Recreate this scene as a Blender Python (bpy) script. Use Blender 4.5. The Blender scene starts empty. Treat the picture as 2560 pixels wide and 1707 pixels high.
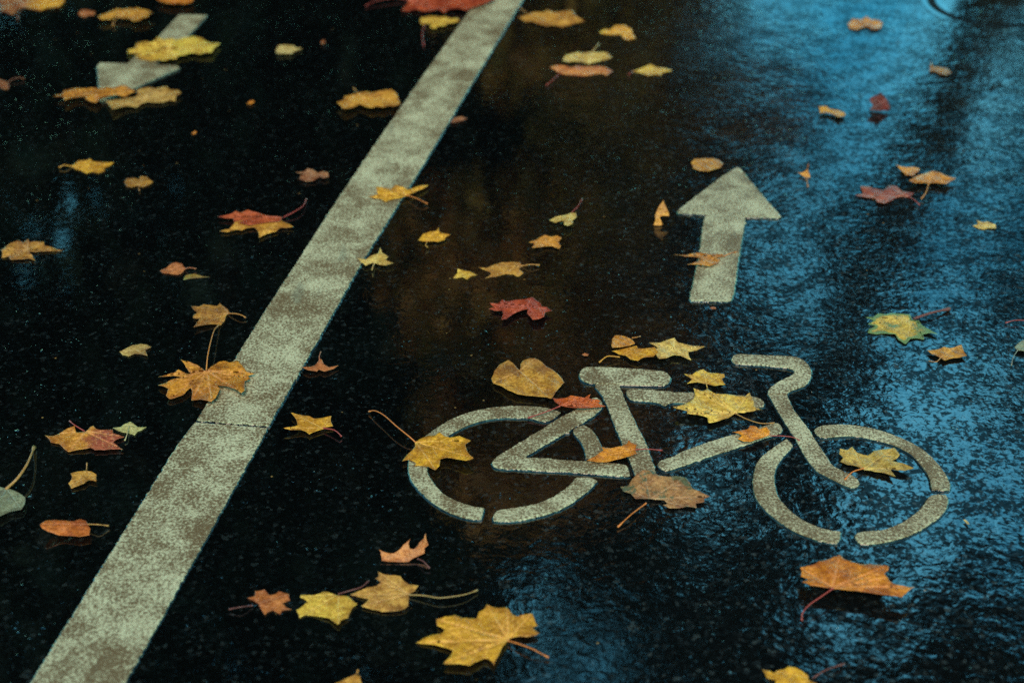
import bpy, bmesh, math, random
import numpy as np
from mathutils import Vector, geometry
from mathutils.geometry import delaunay_2d_cdt, tessellate_polygon
# ---------------------------------------------------------------- traced outlines (photo crops, unprojected on the road below)
S = 900 / 2352.0
CROP = dict(A=(0, 0), B=(830, 0), C=(1660, 0), D=(0, 550), E=(830, 550), F=(1660, 550),
            G=(0, 1107), H=(830, 1107), I=(1660, 1107), J=(980, 850))
MAPLE_GROUP = 'fallen maple leaves scattered over the wet path'
OVAL_GROUP = 'fallen rounded leaves scattered over the wet path'
# kind, crop, label, colour, outline, stem, options
LEAVES = [
('maple_leaf','A',"rust brown leaf cut by the top edge in the far left corner",'rust',
 '-60,-40 0,82 20,75 60,90 90,95 110,70 150,45 180,55 230,65 265,72 300,55 350,50 395,45 425,10 400,-30 340,-60 260,-20 200,-70 120,-30 60,-80','155,50 120,85 115,125',dict(grad=('orange',1,0,.0))),
('maple_leaf','A','tiny pale salmon leaf left of the golden leaf near the top left corner','salmon',
 '512,85 530,68 560,65 590,72 622,80 615,98 580,100 560,112 530,105 515,97',None,{}),
('maple_leaf','A',"golden orange leaf with downward stem, just left of the upside-down arrow shaft",'gold',
 '638,110 690,90 720,75 770,58 800,65 840,55 870,60 900,52 930,62 975,72 1000,85 965,98 975,108 930,118 915,135 870,138 840,120 790,120 760,110 720,128 690,125 660,130 650,118','775,110 745,140 738,172',dict(base=.018)),
('maple_leaf','A','bright orange leaf cut by the top edge behind the upside-down arrow','orange',
 '1020,-5 1050,10 1090,20 1130,28 1165,20 1190,28 1230,22 1262,10 1270,-20 1200,-60 1120,-70 1050,-40',None,dict(base=.02)),
('maple_leaf','A','wide yellow leaf lying across the shaft of the upside-down arrow','yellow',
 '830,345 835,325 880,315 895,280 950,270 985,280 1030,240 1070,258 1120,250 1150,262 1190,250 1235,240 1270,238 1320,248 1370,280 1440,285 1395,320 1390,340 1340,345 1300,355 1250,345 1210,360 1165,365 1150,385 1110,385 1075,400 1040,390 990,398 940,392 900,385 880,365 905,350 870,350',None,dict(base=.009,grad=('gold',1,.3,.0))),
('maple_leaf','A',"tiny pale yellow leaf alone between the upside-down arrow and the long line",'pale',
 '1803,325 1820,297 1870,295 1925,298 1930,312 1975,318 1935,332 1905,352 1860,350 1820,352 1805,345',None,{}),
('maple_leaf','A','dull rust leaf with a curved stem cut by the left edge near the top','rust',
 '-30,500 10,522 40,535 62,570 50,585 20,582 -10,565 -50,570','50,545 80,520 130,508 158,518',{}),
('maple_leaf','A','orange leaf under the head of the upside-down arrow, overlapping a dull yellow leaf','orangegold',
 '342,630 400,615 420,590 500,575 560,580 610,575 650,578 700,565 740,575 790,560 830,562 850,580 890,595 850,610 820,632 760,618 720,625 660,640 630,672 590,662 555,645 565,630 520,632 470,640 420,655 405,628',None,dict(base=.016)),
('maple_leaf','A','dull yellow leaf tucked half under the orange leaf at the upside-down arrow head','ochre',
 '685,660 730,655 780,650 830,640 880,635 900,610 890,590 930,575 985,570 1010,580 1060,568 1090,565 1110,585 1165,590 1185,608 1150,630 1150,665 1110,655 1070,668 1010,670 960,665 920,680 890,705 840,692 780,702 730,712 715,690',None,dict(base=.005)),
('maple_leaf','A',"bright yellow leaf with its stem to the left, at the far left",'yellowgold',
 '465,1088 510,1050 560,1048 590,1036 605,1055 640,1058 700,1062 745,1060 715,1085 680,1100 685,1118 640,1132 600,1122 565,1132 530,1115 490,1105','470,1088 420,1080 385,1095',{}),
('oval_leaf','A',"small blunt golden brown leaf right of the bright yellow leaf at the left",'ochrebrown',
 '810,1190 830,1165 880,1162 905,1172 920,1150 960,1155 1000,1188 970,1210 930,1222 905,1212 860,1222 825,1218','908,1215 910,1245',{}),
('maple_leaf','A','faded pinkish tan leaf in the dark left of the long line','pink',
 '1930,1125 1985,1122 2010,1100 2045,1108 2075,1130 2110,1118 2140,1125 2148,1155 2115,1165 2090,1155 2050,1180 2000,1186 1955,1170 1960,1150 1990,1140',None,{}),
('maple_leaf','A',"leaf red above and yellow below with a curved red stem, left of the long line",'gold',
 '1435,1510 1500,1495 1528,1462 1532,1450 1580,1440 1640,1432 1720,1425 1835,1425 1840,1440 1895,1465 1915,1480 1870,1488 1830,1488 1810,1510 1750,1525 1690,1555 1685,1510 1660,1485 1620,1488 1580,1505 1540,1500 1490,1515','1850,1420 1920,1385 1980,1345 2002,1300',
 dict(base=.004,fold=('redfold','1420,1415 1500,1400 1540,1378 1570,1390 1620,1370 1690,1390 1760,1410 1845,1420 1830,1445 1760,1450 1690,1462 1620,1470 1570,1455 1530,1450 1525,1425 1470,1425'),stemcol='redstem')),
('maple_leaf','B',"large red leaf cut by the top edge beside the long line",'redbright',
 '455,70 480,40 500,10 470,-40 600,-90 800,-100 960,-60 1075,-10 1000,25 930,45 880,70 830,55 770,60 735,85 700,65 650,70 600,75 550,60 500,75','500,5 420,-12 330,-2 270,14 220,40',dict(base=.007,stemcol='redstem')),
('maple_leaf','B',"yellow leaf with a drooping stem just in front of the large red leaf",'yellow',
 '575,150 580,118 640,105 690,112 740,108 775,125 820,118 835,140 790,150 750,155 740,170 700,170 670,190 640,178 650,160 610,155 590,165','605,165 590,225 600,300',dict(base=.014,stemcol='redstem')),
('maple_leaf','B','tattered golden leaf touching the left edge of the long line near its far end','gold',
 '30,670 80,650 75,630 130,618 180,605 225,598 270,605 310,595 345,588 390,585 420,610 440,655 450,680 400,695 370,690 340,700 290,695 260,705 215,695 180,680 130,705 75,712 55,690','165,605 140,575',dict(base=.012)),
('maple_leaf','B','ochre leaf just right of the long line at the top of the photo','ochregold',
 '1215,115 1270,95 1330,80 1380,82 1410,65 1450,80 1500,75 1560,65 1590,95 1610,115 1655,140 1600,150 1560,165 1500,180 1460,165 1400,172 1340,155 1300,140 1260,145','1275,90 1230,55 1215,40',{}),
('maple_leaf','B','small yellow leaf with an orange tip, farthest of the cluster at the upper middle','yellow',
 '1745,215 1780,190 1820,195 1850,168 1910,165 1955,190 1960,215 1985,250 1940,265 1905,255 1890,225 1840,230 1790,225',None,dict(grad=('orange',1,-1,-.9))),
('maple_leaf','B','pale yellow leaf lying directly behind the wide orange leaf at the upper middle','paleyellow',
 '1505,395 1520,365 1560,352 1610,340 1640,348 1700,340 1760,342 1800,345 1830,375 1795,390 1740,400 1680,420 1630,405 1580,400 1545,408','1700,340 1722,312 1745,285',{}),
('maple_leaf','B',"wide orange leaf directly in front of a pale yellow one, upper middle",'orangepale',
 '1420,440 1470,425 1520,430 1560,440 1600,430 1680,435 1740,432 1790,440 1835,465 1790,495 1760,480 1700,490 1640,498 1560,490 1500,485 1465,465','1480,490 1440,525 1400,560',dict(base=.008,stemcol='redstem')),
('maple_leaf','B','small pointed yellow leaf right of the wide orange leaf at the upper middle','yellow',
 '1965,465 2020,445 2080,420 2120,440 2170,445 2222,460 2160,475 2155,492 2110,488 2060,495 2020,480','1968,468 1950,478 1935,490',dict(stemcol='redstem')),
('leaf_fragment','B','tiny pinkish sliver beside the right edge of the long line','pink',
 '770,800 800,770 850,760 885,775 850,790 800,802',None,{}),
('maple_leaf','B',"golden leaf on the right edge of the long line, stem over the asphalt",'yellowgold',
 '235,1285 300,1270 290,1215 340,1225 385,1235 420,1205 465,1220 490,1240 540,1225 590,1210 632,1210 590,1235 540,1255 490,1280 440,1295 400,1300 350,1320 320,1300 270,1295','485,1275 550,1295 590,1315 625,1332',dict(base=.011,stemcol='orange')),
('maple_leaf','B',"small pale yellow leaf with an upright reddish stem, left of the straight arrow",'paleyellow',
 '1420,1440 1460,1415 1510,1408 1560,1390 1595,1390 1600,1415 1570,1440 1575,1460 1540,1475 1515,1465 1510,1440 1460,1455','1565,1390 1605,1350 1635,1300',dict(base=.008,stemcol='redstem')),
('maple_leaf','B','narrow folded orange leaf standing on edge beside the left barb of the straight arrow','orangegold',
 '2100,1470 2110,1410 2130,1360 2150,1330 2165,1305 2180,1345 2200,1390 2205,1410 2165,1410 2140,1420 2160,1470 2130,1475',None,dict(up=.75)),
('maple_leaf','C','tan orange leaf on the bright blue reflection at the top right','orangegold',
 '1200,155 1230,125 1290,130 1320,105 1350,130 1400,130 1430,155 1420,180 1390,195 1350,190 1330,175 1300,180 1260,195 1215,190',None,dict(base=.01)),
('maple_leaf','C','dim curled ochre leaf beyond the standing dark red leaf, below the round cover','ochrebrown',
 '1745,400 1760,435 1800,440 1850,450 1880,475 1850,490 1800,485 1760,465 1735,470',None,dict(base=.01)),
('oval_leaf','C','small narrow yellow leaf left of the standing dark red leaf','yellowgold',
 '1012,695 1060,695 1090,715 1140,720 1180,735 1185,755 1140,765 1100,745 1060,735 1020,740',None,dict(base=.01)),
('maple_leaf','C','dark red leaf standing on edge in the blue reflection','reddark',
 '1340,720 1365,690 1340,650 1370,630 1400,620 1415,600 1440,625 1455,650 1478,700 1470,720 1400,725',None,dict(up=.85)),
('oval_leaf','C','smooth oval ochre leaf just beyond the tip of the straight arrow','ochregold',
 '178,1060 200,1038 260,1035 320,1035 360,1045 390,1070 370,1095 330,1105 290,1120 230,1115 190,1100',None,dict(base=.008)),
('leaf_fragment','C','thin twisted orange scrap standing in the blue reflection right of the straight arrow tip','orangegold',
 '868,1125 900,1130 930,1110 945,1065 950,1130 955,1160 920,1160 895,1140','930,1155 940,1220',dict(up=.6)),
('maple_leaf','C','small orange leaf half hidden behind a wide ochre leaf at the right','orangegold',
 '1515,1075 1560,1090 1620,1090 1670,1100 1665,1120 1630,1150 1580,1145 1555,1120',None,dict(base=.012)),
('maple_leaf','C',"wide raised ochre leaf touching a small orange leaf, beyond the pinkish red leaf",'orangegold',
 '1600,1180 1650,1150 1700,1135 1760,1115 1810,1130 1850,1150 1912,1165 1880,1180 1850,1200 1780,1195 1700,1195 1640,1195','1730,1200 1710,1260 1680,1300',dict(base=.022)),
('maple_leaf','C','pinkish red leaf at the right, left of the wide raised ochre leaf','pinkred',
 '1240,1275 1300,1265 1280,1215 1330,1215 1390,1235 1440,1240 1470,1210 1520,1215 1560,1250 1635,1260 1600,1290 1560,1285 1520,1290 1490,1310 1440,1330 1390,1320 1380,1295 1320,1290','1600,1285 1640,1310 1670,1340',dict(base=.006,stemcol='redstem')),
('maple_leaf','C','small pale yellow leaf alone on blue water near the right edge','paleyellow',
 '2015,1475 2050,1465 2040,1435 2080,1450 2110,1445 2165,1465 2170,1490 2120,1490 2090,1500 2050,1490',None,{}),
('maple_leaf','D','ragged golden brown leaf touching the left edge at middle height','goldbrown',
 '10,245 15,210 5,195 40,170 70,150 120,130 150,145 185,122 190,145 230,140 285,140 290,165 350,180 410,200 340,203 280,205 230,210 190,205 205,225 230,265 190,250 150,255 100,258 65,258 60,238',None,dict(base=.008)),
('oval_leaf','D','small folded salmon leaf beside a thin green sliver in the dark at the left','salmon',
 '1045,330 1090,310 1115,285 1150,275 1190,285 1212,315 1190,345 1160,358 1110,350 1060,345','1205,320 1240,312 1280,318',dict(base=.006)),
('leaf_fragment','D','thin greenish sliver of a leaf touching the small salmon leaf','greengold',
 '1198,390 1215,358 1270,350 1320,365 1370,372 1300,378 1240,382',None,{}),
('maple_leaf','D',"brownish gold leaf touched by the long arched stem of a bigger leaf",'goldbrown',
 '1250,560 1300,565 1330,548 1370,555 1420,560 1438,540 1455,560 1485,580 1498,600 1480,625 1470,650 1440,690 1420,680 1370,680 1310,688 1262,700 1285,670 1305,645 1260,640 1265,620 1290,605 1270,590','1490,610 1540,612 1580,622 1605,638',dict(base=.007,spots=.6,wave=.06)),
('maple_leaf','D','small half-sunk khaki leaf in the dark left of the arched stem','khaki',
 '780,858 820,840 870,815 920,808 960,812 990,828 950,850 965,885 930,878 880,872 840,890 800,880',None,{}),
('maple_leaf','D',"big blotched amber leaf with long arched stem on the long line's left edge",'amber',
 '1030,1078 1075,1065 1120,1040 1190,1030 1130,1015 1035,1022 1085,1010 1140,995 1165,975 1225,1003 1243,1003 1215,960 1180,908 1240,925 1290,945 1330,975 1348,985 1380,955 1430,925 1470,918 1500,930 1550,915 1580,945 1610,990 1665,1000 1620,1015 1635,1035 1600,1050 1600,1110 1575,1130 1525,1100 1470,1082 1420,1078 1440,1100 1425,1130 1410,1160 1380,1185 1310,1170 1250,1178 1255,1140 1245,1095 1225,1110 1200,1140 1110,1170 1085,1145 1100,1100 1070,1085','1348,985 1355,900 1375,800 1400,720 1430,685',dict(base=.014,spots=.8,wave=.09,org='1348,985',stemz=.03,stemcol='amber')),
('maple_leaf','D','tiny tan leaf with an upturned stem at the right edge of the long line','salmon',
 '1972,960 2020,958 2060,945 2082,915 2095,905 2105,915 2115,940 2150,960 2212,948 2180,970 2120,988 2085,975 2070,988 2010,978','2088,930 2086,890 2096,860',dict(base=.006)),
('maple_leaf','D',"plain golden leaf with short red stem, right of the long line's joint",'yellowgold',
 '1850,1358 1900,1350 1945,1340 1935,1300 1900,1255 1960,1270 2020,1278 2050,1295 2110,1290 2165,1278 2160,1305 2175,1345 2130,1352 2110,1365 2060,1380 2020,1398 2000,1380 1960,1368 1900,1370','2110,1358 2180,1370 2215,1395 2230,1412',dict(org='2110,1360',stemcol='redstem')),
('maple_leaf','D','leaf fading from orange to crimson at the left, touching a small pale green leaf','orangegold',
 '292,1405 350,1408 400,1385 440,1360 490,1342 500,1385 560,1380 590,1350 610,1340 635,1365 680,1370 735,1365 740,1390 815,1415 755,1435 740,1450 770,1475 805,1498 740,1495 680,1500 620,1500 590,1485 540,1495 480,1505 450,1515 420,1495 385,1460 330,1450','555,1380 490,1340 455,1312',dict(base=.008,grad=('crimson',1,0,.05),stemcol='redstem')),
('maple_leaf','D',"small pale green leaf behind the orange and crimson leaf at the left",'palegreen',
 '735,1355 790,1350 815,1330 850,1315 880,1335 900,1350 960,1350 930,1370 900,1380 880,1405 840,1392 800,1385 770,1375','845,1340 830,1400 815,1440',dict(base=.004)),
('maple_leaf','E','small golden leaf midway between the long line and the small orange leaf, upper middle','yellowgold',
 '565,130 590,95 640,75 680,70 695,45 705,80 775,95 745,110 735,130 690,142 660,138 630,140 590,138','620,140 612,165 625,178',{}),
('maple_leaf','E',"small pale yellow leaf with blob-ended stem at the long line's right edge",'paleyellow',
 '165,250 220,258 250,235 300,220 315,180 330,215 370,240 350,258 400,280 350,295 310,292 270,278 220,298 190,275','275,285 266,308 262,325',dict(base=.008)),
('maple_leaf','E','small plain orange leaf left of the shaft of the straight arrow','orangegold',
 '1305,180 1320,150 1285,145 1330,130 1360,110 1390,95 1430,108 1470,100 1500,115 1480,140 1495,170 1480,190 1440,170 1400,170 1350,178',None,{}),
('maple_leaf','E','tiny yellow leaf, the left one of a touching pair beyond the red leaf','yellow',
 '790,380 820,345 820,318 850,325 900,335 950,360 905,370 880,390 850,372 820,380',None,{}),
('maple_leaf','E',"speckled yellow leaf, the larger of a touching pair beyond the bright red leaf",'ochregold',
 '955,308 1010,312 1060,290 1110,275 1170,272 1225,275 1245,300 1220,320 1250,345 1215,372 1185,355 1130,352 1070,370 1000,380 1040,350 1020,335','1240,300 1300,290 1355,295',dict(spots=.6)),
('maple_leaf','E','bright red leaf arched over its own shade in the middle of the photo','red',
 '1022,580 1060,570 1030,540 1080,545 1110,518 1140,530 1200,520 1260,515 1310,503 1330,520 1360,540 1370,565 1400,565 1440,590 1395,600 1385,630 1350,645 1310,650 1290,625 1275,610 1280,580 1230,592 1180,615 1140,645 1105,652 1120,610 1110,590 1060,592',None,dict(base=.02,wave=-.06,org='1275,560')),
('oval_leaf','E','small plain orange leaf behind a pair of yellow leaves above the bicycle saddle','orangegold',
 '1825,815 1830,775 1850,752 1890,752 1930,765 1960,780 1980,805 1940,820 1880,830 1830,832','1960,770 1990,765 2015,760',dict(base=.014)),
('maple_leaf','E',"deep yellow leaf with hooked stem, tucked under a paler leaf above the saddle",'yellowgold',
 '1828,855 1880,845 1940,830 1990,820 2000,838 2060,835 2110,830 2130,860 2100,890 2040,895 2000,918 1950,908 1920,885 1870,875','1880,895 1800,890 1745,930',dict(base=.007)),
('maple_leaf','F','pale yellow star-shaped leaf above the bicycle saddle, resting on a deeper yellow one','paleyellow',
 '-99,800 -30,800 10,785 70,768 95,800 140,810 190,820 270,825 215,850 160,860 180,915 110,885 60,880 20,900 -35,905 -55,870 -60,850 -40,830',None,dict(base=.011)),
('linden_leaf','E','round heart-shaped leaf with brown upper half, left of the bicycle saddle','linden',
 '1040,1035 1060,985 1090,945 1130,925 1155,912 1185,935 1210,965 1228,980 1232,940 1250,915 1290,900 1330,902 1370,925 1400,955 1440,975 1470,1000 1500,1030 1518,1060 1490,1090 1460,1125 1435,1168 1400,1155 1330,1150 1270,1145 1210,1135 1150,1110 1110,1085 1080,1075 1050,1065',None,dict(org='1228,985',grad=('lindenbrown',0,1,.1),spots=.9)),
('maple_leaf','E',"fiery red-orange leaf between the rear wheel and seat tube of the bicycle",'redorange',
 '1440,1160 1480,1165 1530,1160 1560,1145 1600,1150 1650,1160 1690,1135 1680,1165 1735,1170 1755,1180 1740,1195 1790,1215 1730,1222 1680,1225 1600,1225 1540,1220 1490,1210 1455,1185','1490,1215 1390,1255 1280,1292',dict(base=.022,org='1490,1213',stemcol='redstem')),
('maple_leaf','J',"big golden leaf with a long stem on the bicycle's rear wheel",'yellowrich',
 '65,790 100,745 150,700 150,665 190,640 240,622 280,622 310,600 340,625 380,635 440,622 480,640 515,655 480,680 485,700 505,745 535,770 480,785 420,775 360,765 315,775 310,820 285,850 240,825 150,820 150,795 110,780','155,668 108,626 28,561 -52,491 -112,461 -152,466',dict(base=.008,org='155,668',spots=.5,stemz=.02,stemcol='orange')),
('maple_leaf','J','curled orange leaf with a thin red stem over the bottom bracket of the bicycle','orangerich',
 '1270,785 1330,755 1380,720 1370,695 1430,705 1500,690 1535,675 1540,650 1570,670 1600,680 1590,715 1600,740 1560,755 1520,765 1460,780 1400,795 1340,795','1590,715 1680,712 1765,720',dict(base=.014,org='1590,715',stemcol='redstem')),
('maple_leaf','J','soaked tan leaf with blackish green patches under the bottom bracket of the bicycle','tan',
 '1490,955 1540,950 1575,900 1600,870 1640,845 1690,850 1740,880 1800,890 1860,885 1920,895 1945,930 1960,965 2010,985 2080,1020 2040,1035 2040,1055 1985,1065 1990,1095 1930,1085 1880,1095 1810,1095 1770,1075 1800,1065 1780,1045 1720,1040 1650,1035 1590,1035 1560,1000 1510,985','1660,1065 1560,1140 1475,1220',dict(base=.0055,spots=1.0,spotcol='mould',org='1690,1040',stemcol='orange')),
('maple_leaf','J','small yellow leaf between the saddle and the handlebar of the bicycle','yellow',
 '1908,220 1960,225 1985,205 2035,190 2065,210 2110,215 2170,220 2175,240 2155,250 2178,290 2110,298 2050,285 1990,275 1925,285 1960,255','2055,290 2058,304 2060,318',dict(base=.01,org='2055,288')),
('maple_leaf','F','large lemon yellow leaf covering the top tube of the bicycle','lemon',
 '55,1222 150,1195 195,1165 200,1130 190,1095 250,1115 285,1100 330,1130 400,1135 480,1145 530,1150 560,1125 570,1150 590,1185 590,1215 640,1235 580,1248 520,1258 460,1265 420,1290 360,1310 290,1325 285,1290 220,1270 150,1265 150,1245','465,1262 530,1295 600,1320 650,1328 720,1325',dict(base=.01,org='465,1262',spots=.4,stemcol='yellowstem')),
('maple_leaf','F','small vivid orange leaf with a red stem on the down tube of the bicycle','orangevivid',
 '445,1385 510,1370 545,1365 560,1340 600,1345 620,1365 670,1350 695,1375 690,1400 650,1420 610,1430 570,1445 520,1445 480,1430 510,1405 480,1390','690,1408 780,1410 850,1420 885,1440',dict(base=.016,org='690,1405',spots=.5,stemcol='redstem')),
('maple_leaf','I','olive yellow leaf lying inside the front wheel of the bicycle','olive',
 '1148,35 1200,45 1230,22 1260,60 1300,75 1330,80 1370,50 1430,40 1505,30 1540,75 1520,100 1490,115 1560,130 1635,165 1570,180 1530,178 1480,170 1500,200 1515,220 1440,195 1370,185 1310,175 1260,150 1200,140 1150,120 1170,95 1145,70','1305,165 1230,190 1180,240',dict(base=.008,org='1305,172',spots=.7,stemcol='orange')),
('maple_leaf','F','green-edged yellow leaf with a thick dark red stem, right of the handlebar','greenyellow',
 '1315,635 1370,630 1400,608 1450,615 1490,605 1560,612 1605,615 1620,650 1665,655 1690,690 1790,745 1740,735 1690,745 1700,780 1650,770 1610,775 1580,810 1555,795 1530,780 1510,745 1450,740 1390,745 1330,735 1340,710 1380,690 1330,680 1370,655','1630,645 1750,605 1865,580',dict(base=.01,org='1625,648',spots=.4,rimcol='leafgreen',stemcol='darkstem',stemr=.0024)),
('maple_leaf','F','rusty ochre leaf below the green-edged leaf at the right','ochregold',
 '1718,850 1780,845 1830,825 1870,835 1910,825 1945,812 1955,840 1980,885 1930,898 1870,905 1830,915 1790,890 1750,875','1810,895 1780,925 1730,920',dict(base=.014)),
('maple_leaf','F','ragged orange leaf lying across the shaft of the straight arrow','orangegold',
 '65,225 150,225 230,212 300,220 390,222 390,240 330,243 370,255 350,285 300,300 230,290 150,290 200,275 240,265 230,245 140,238','390,240 430,220 475,208',dict(base=.011,stemcol='orange')),
('maple_leaf','F',"leaf beyond the right edge with only its thin red stem showing",'ochregold',
 '2385,650 2430,600 2500,610 2560,640 2540,690 2470,700 2410,690','2390,655 2352,655 2290,655 2230,672',dict(stemcol='redstem')),
('maple_leaf','F','greyish green leaf with a drooping stem cut by the right edge','greygreen',
 '2290,830 2320,800 2352,780 2420,770 2440,840 2380,860 2310,850','2310,850 2280,900 2270,950',dict(base=.014)),
('maple_leaf','G','greyish green leaf with a thick yellow stem cut by the left edge','greygreen',
 '-120,300 -40,270 0,285 60,298 115,320 165,355 160,400 140,435 100,440 60,450 0,475 -80,480 -140,400','40,300 110,235 170,150 205,75 222,28',dict(base=.015,stemz=.03,stemcol='yellowstem',stemr=.0021)),
('maple_leaf','G','small dull gold leaf above the folded copper leaf at the lower left','ochregold',
 '445,265 470,225 460,198 510,185 560,178 600,185 630,205 630,250 580,240 550,262 510,278 465,298 450,268','565,178 568,130',dict(base=.01)),
('oval_leaf','G','folded smooth copper-coloured leaf with a yellow stem at the lower left','copper',
 '260,530 300,505 360,500 430,505 480,510 520,495 560,505 590,560 585,600 520,610 440,605 380,600 310,575 275,555','575,530 640,532 710,540',dict(base=.02,wave=.12,stemcol='yellowstem')),
('maple_leaf','G','small orange leaf, the left one of a row of three at the bottom','orangedull',
 '1615,1010 1660,1000 1665,965 1700,962 1730,955 1760,990 1800,985 1820,965 1890,985 1895,1025 1845,1045 1870,1070 1905,1085 1850,1090 1830,1115 1780,1090 1730,1118 1710,1090 1690,1050 1660,1030','1650,1060 1570,1070 1495,1085',dict(base=.006,stemcol='darkstem')),
('maple_leaf','G',"yellow leaf with dark stem, middle of a row of three at the bottom",'yellow',
 '1935,1090 1980,1060 2010,1035 1960,1005 1965,990 2050,992 2110,970 2130,968 2180,985 2220,995 2280,1000 2335,1050 2300,1080 2275,1140 2230,1155 2210,1185 2180,1165 2150,1140 2080,1130 2000,1120 1955,1140','2210,985 2279,965 2359,940 2409,900',dict(base=.006,org='2210,988',stemcol='darkstem')),
('maple_leaf','H','spiky orange leaf curled upright below the rear wheel of the bicycle','orangedull',
 '305,690 345,712 400,720 440,695 465,665 515,625 500,660 510,690 540,690 570,650 600,620 610,590 615,625 630,665 605,685 605,720 550,745 500,775 430,778 325,768 318,730','560,755 600,775 638,818',dict(up=.55,stemcol='darkstem')),
('maple_leaf','H',"mottled gold leaf with a long greenish stem, right of a row of three",'goldmottled',
 '115,990 170,965 230,940 295,930 320,905 280,885 305,870 300,840 340,855 410,862 450,870 470,900 500,920 565,930 540,965 500,985 505,1010 500,1060 470,1082 410,1095 330,1100 260,1085 190,1065 220,1040 240,1015 180,1005','500,990 600,995 700,1010 800,1000 880,985 950,960',dict(base=.01,org='500,988',spots=.7,stemcol='greenstem')),
('maple_leaf','H','largest golden leaf with an orange stem at the bottom middle','yellowgold',
 '545,1305 600,1270 650,1250 720,1240 735,1215 685,1190 680,1150 740,1130 800,1120 860,1140 945,1145 960,1100 1000,1075 1010,1048 1050,1068 1090,1075 1145,1070 1175,1110 1210,1130 1240,1120 1310,1110 1325,1155 1345,1190 1310,1200 1355,1240 1330,1255 1270,1265 1220,1260 1160,1275 1130,1310 1100,1360 1080,1400 1060,1450 1030,1410 990,1405 930,1430 900,1450 840,1440 725,1440 770,1390 790,1350 750,1335 690,1320 620,1310','1150,1290 1220,1310 1300,1340 1350,1365 1415,1400',dict(base=.014,org='1150,1285',spots=.5,stemcol='orange')),
('maple_leaf','H','golden leaf cut by the bottom edge, left of the largest golden leaf','gold',
 '20,1568 80,1540 150,1510 185,1520 195,1568 180,1640 80,1660 -20,1640','160,1512 170,1480',{}),
('maple_leaf','I',"big raised orange leaf with hanging red stem below the bicycle's front wheel",'orangedeep',
 '888,810 940,800 985,790 1010,770 1060,760 1110,740 1150,728 1175,755 1210,770 1290,790 1340,785 1380,790 1425,795 1468,800 1465,830 1440,850 1465,880 1480,905 1530,925 1580,935 1640,938 1600,960 1580,980 1555,1005 1480,995 1400,985 1300,970 1200,960 1110,950 1040,940 960,930 900,905 945,890 895,870 900,840','1105,948 1030,1000 950,1055 905,1110 900,1160',dict(base=.035,org='1105,945',spots=.5,stemcol='redstem')),
('maple_leaf','I','bright yellow leaf with a long stem cut by the bottom edge at the right','yellowrich',
 '640,1475 690,1485 715,1500 740,1485 790,1475 815,1455 860,1465 905,1490 940,1515 940,1540 1000,1568 960,1620 860,1680 740,1660 720,1590 730,1545 670,1530','970,1535 1060,1480 1180,1440',dict(base=.008,stemcol='darkstem')),
('leaf_fragment','A','tiny orange leaf scrap in the dark right of the upside-down arrow','orange','1612,678 1630,660 1655,656 1662,668 1635,682',None,{}),
('leaf_fragment','A','minute orange crumb in the dark beyond the two-coloured leaf','orange','1255,875 1262,862 1278,856 1286,866 1270,880',None,{}),
('leaf_fragment','A','minute reddish crumb near the top, between the tiny pale leaf and the long line','salmon','2095,282 2100,268 2118,262 2124,276 2110,288',None,{}),
('leaf_fragment','E','minute orange crumb left of the deep yellow leaf above the saddle','salmon','1632,878 1650,868 1678,874 1670,886 1645,886',None,{}),
('leaf_fragment','I','tiny pale seed husk right of the front wheel of the bicycle','pale','1955,500 1968,498 1990,518 1995,530 1978,526',None,{}),
('leaf_fragment','F','tiny tan scrap just in front of the foot of the straight arrow','salmon','298,572 315,566 340,570 336,580 312,582',None,{}),
]
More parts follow.
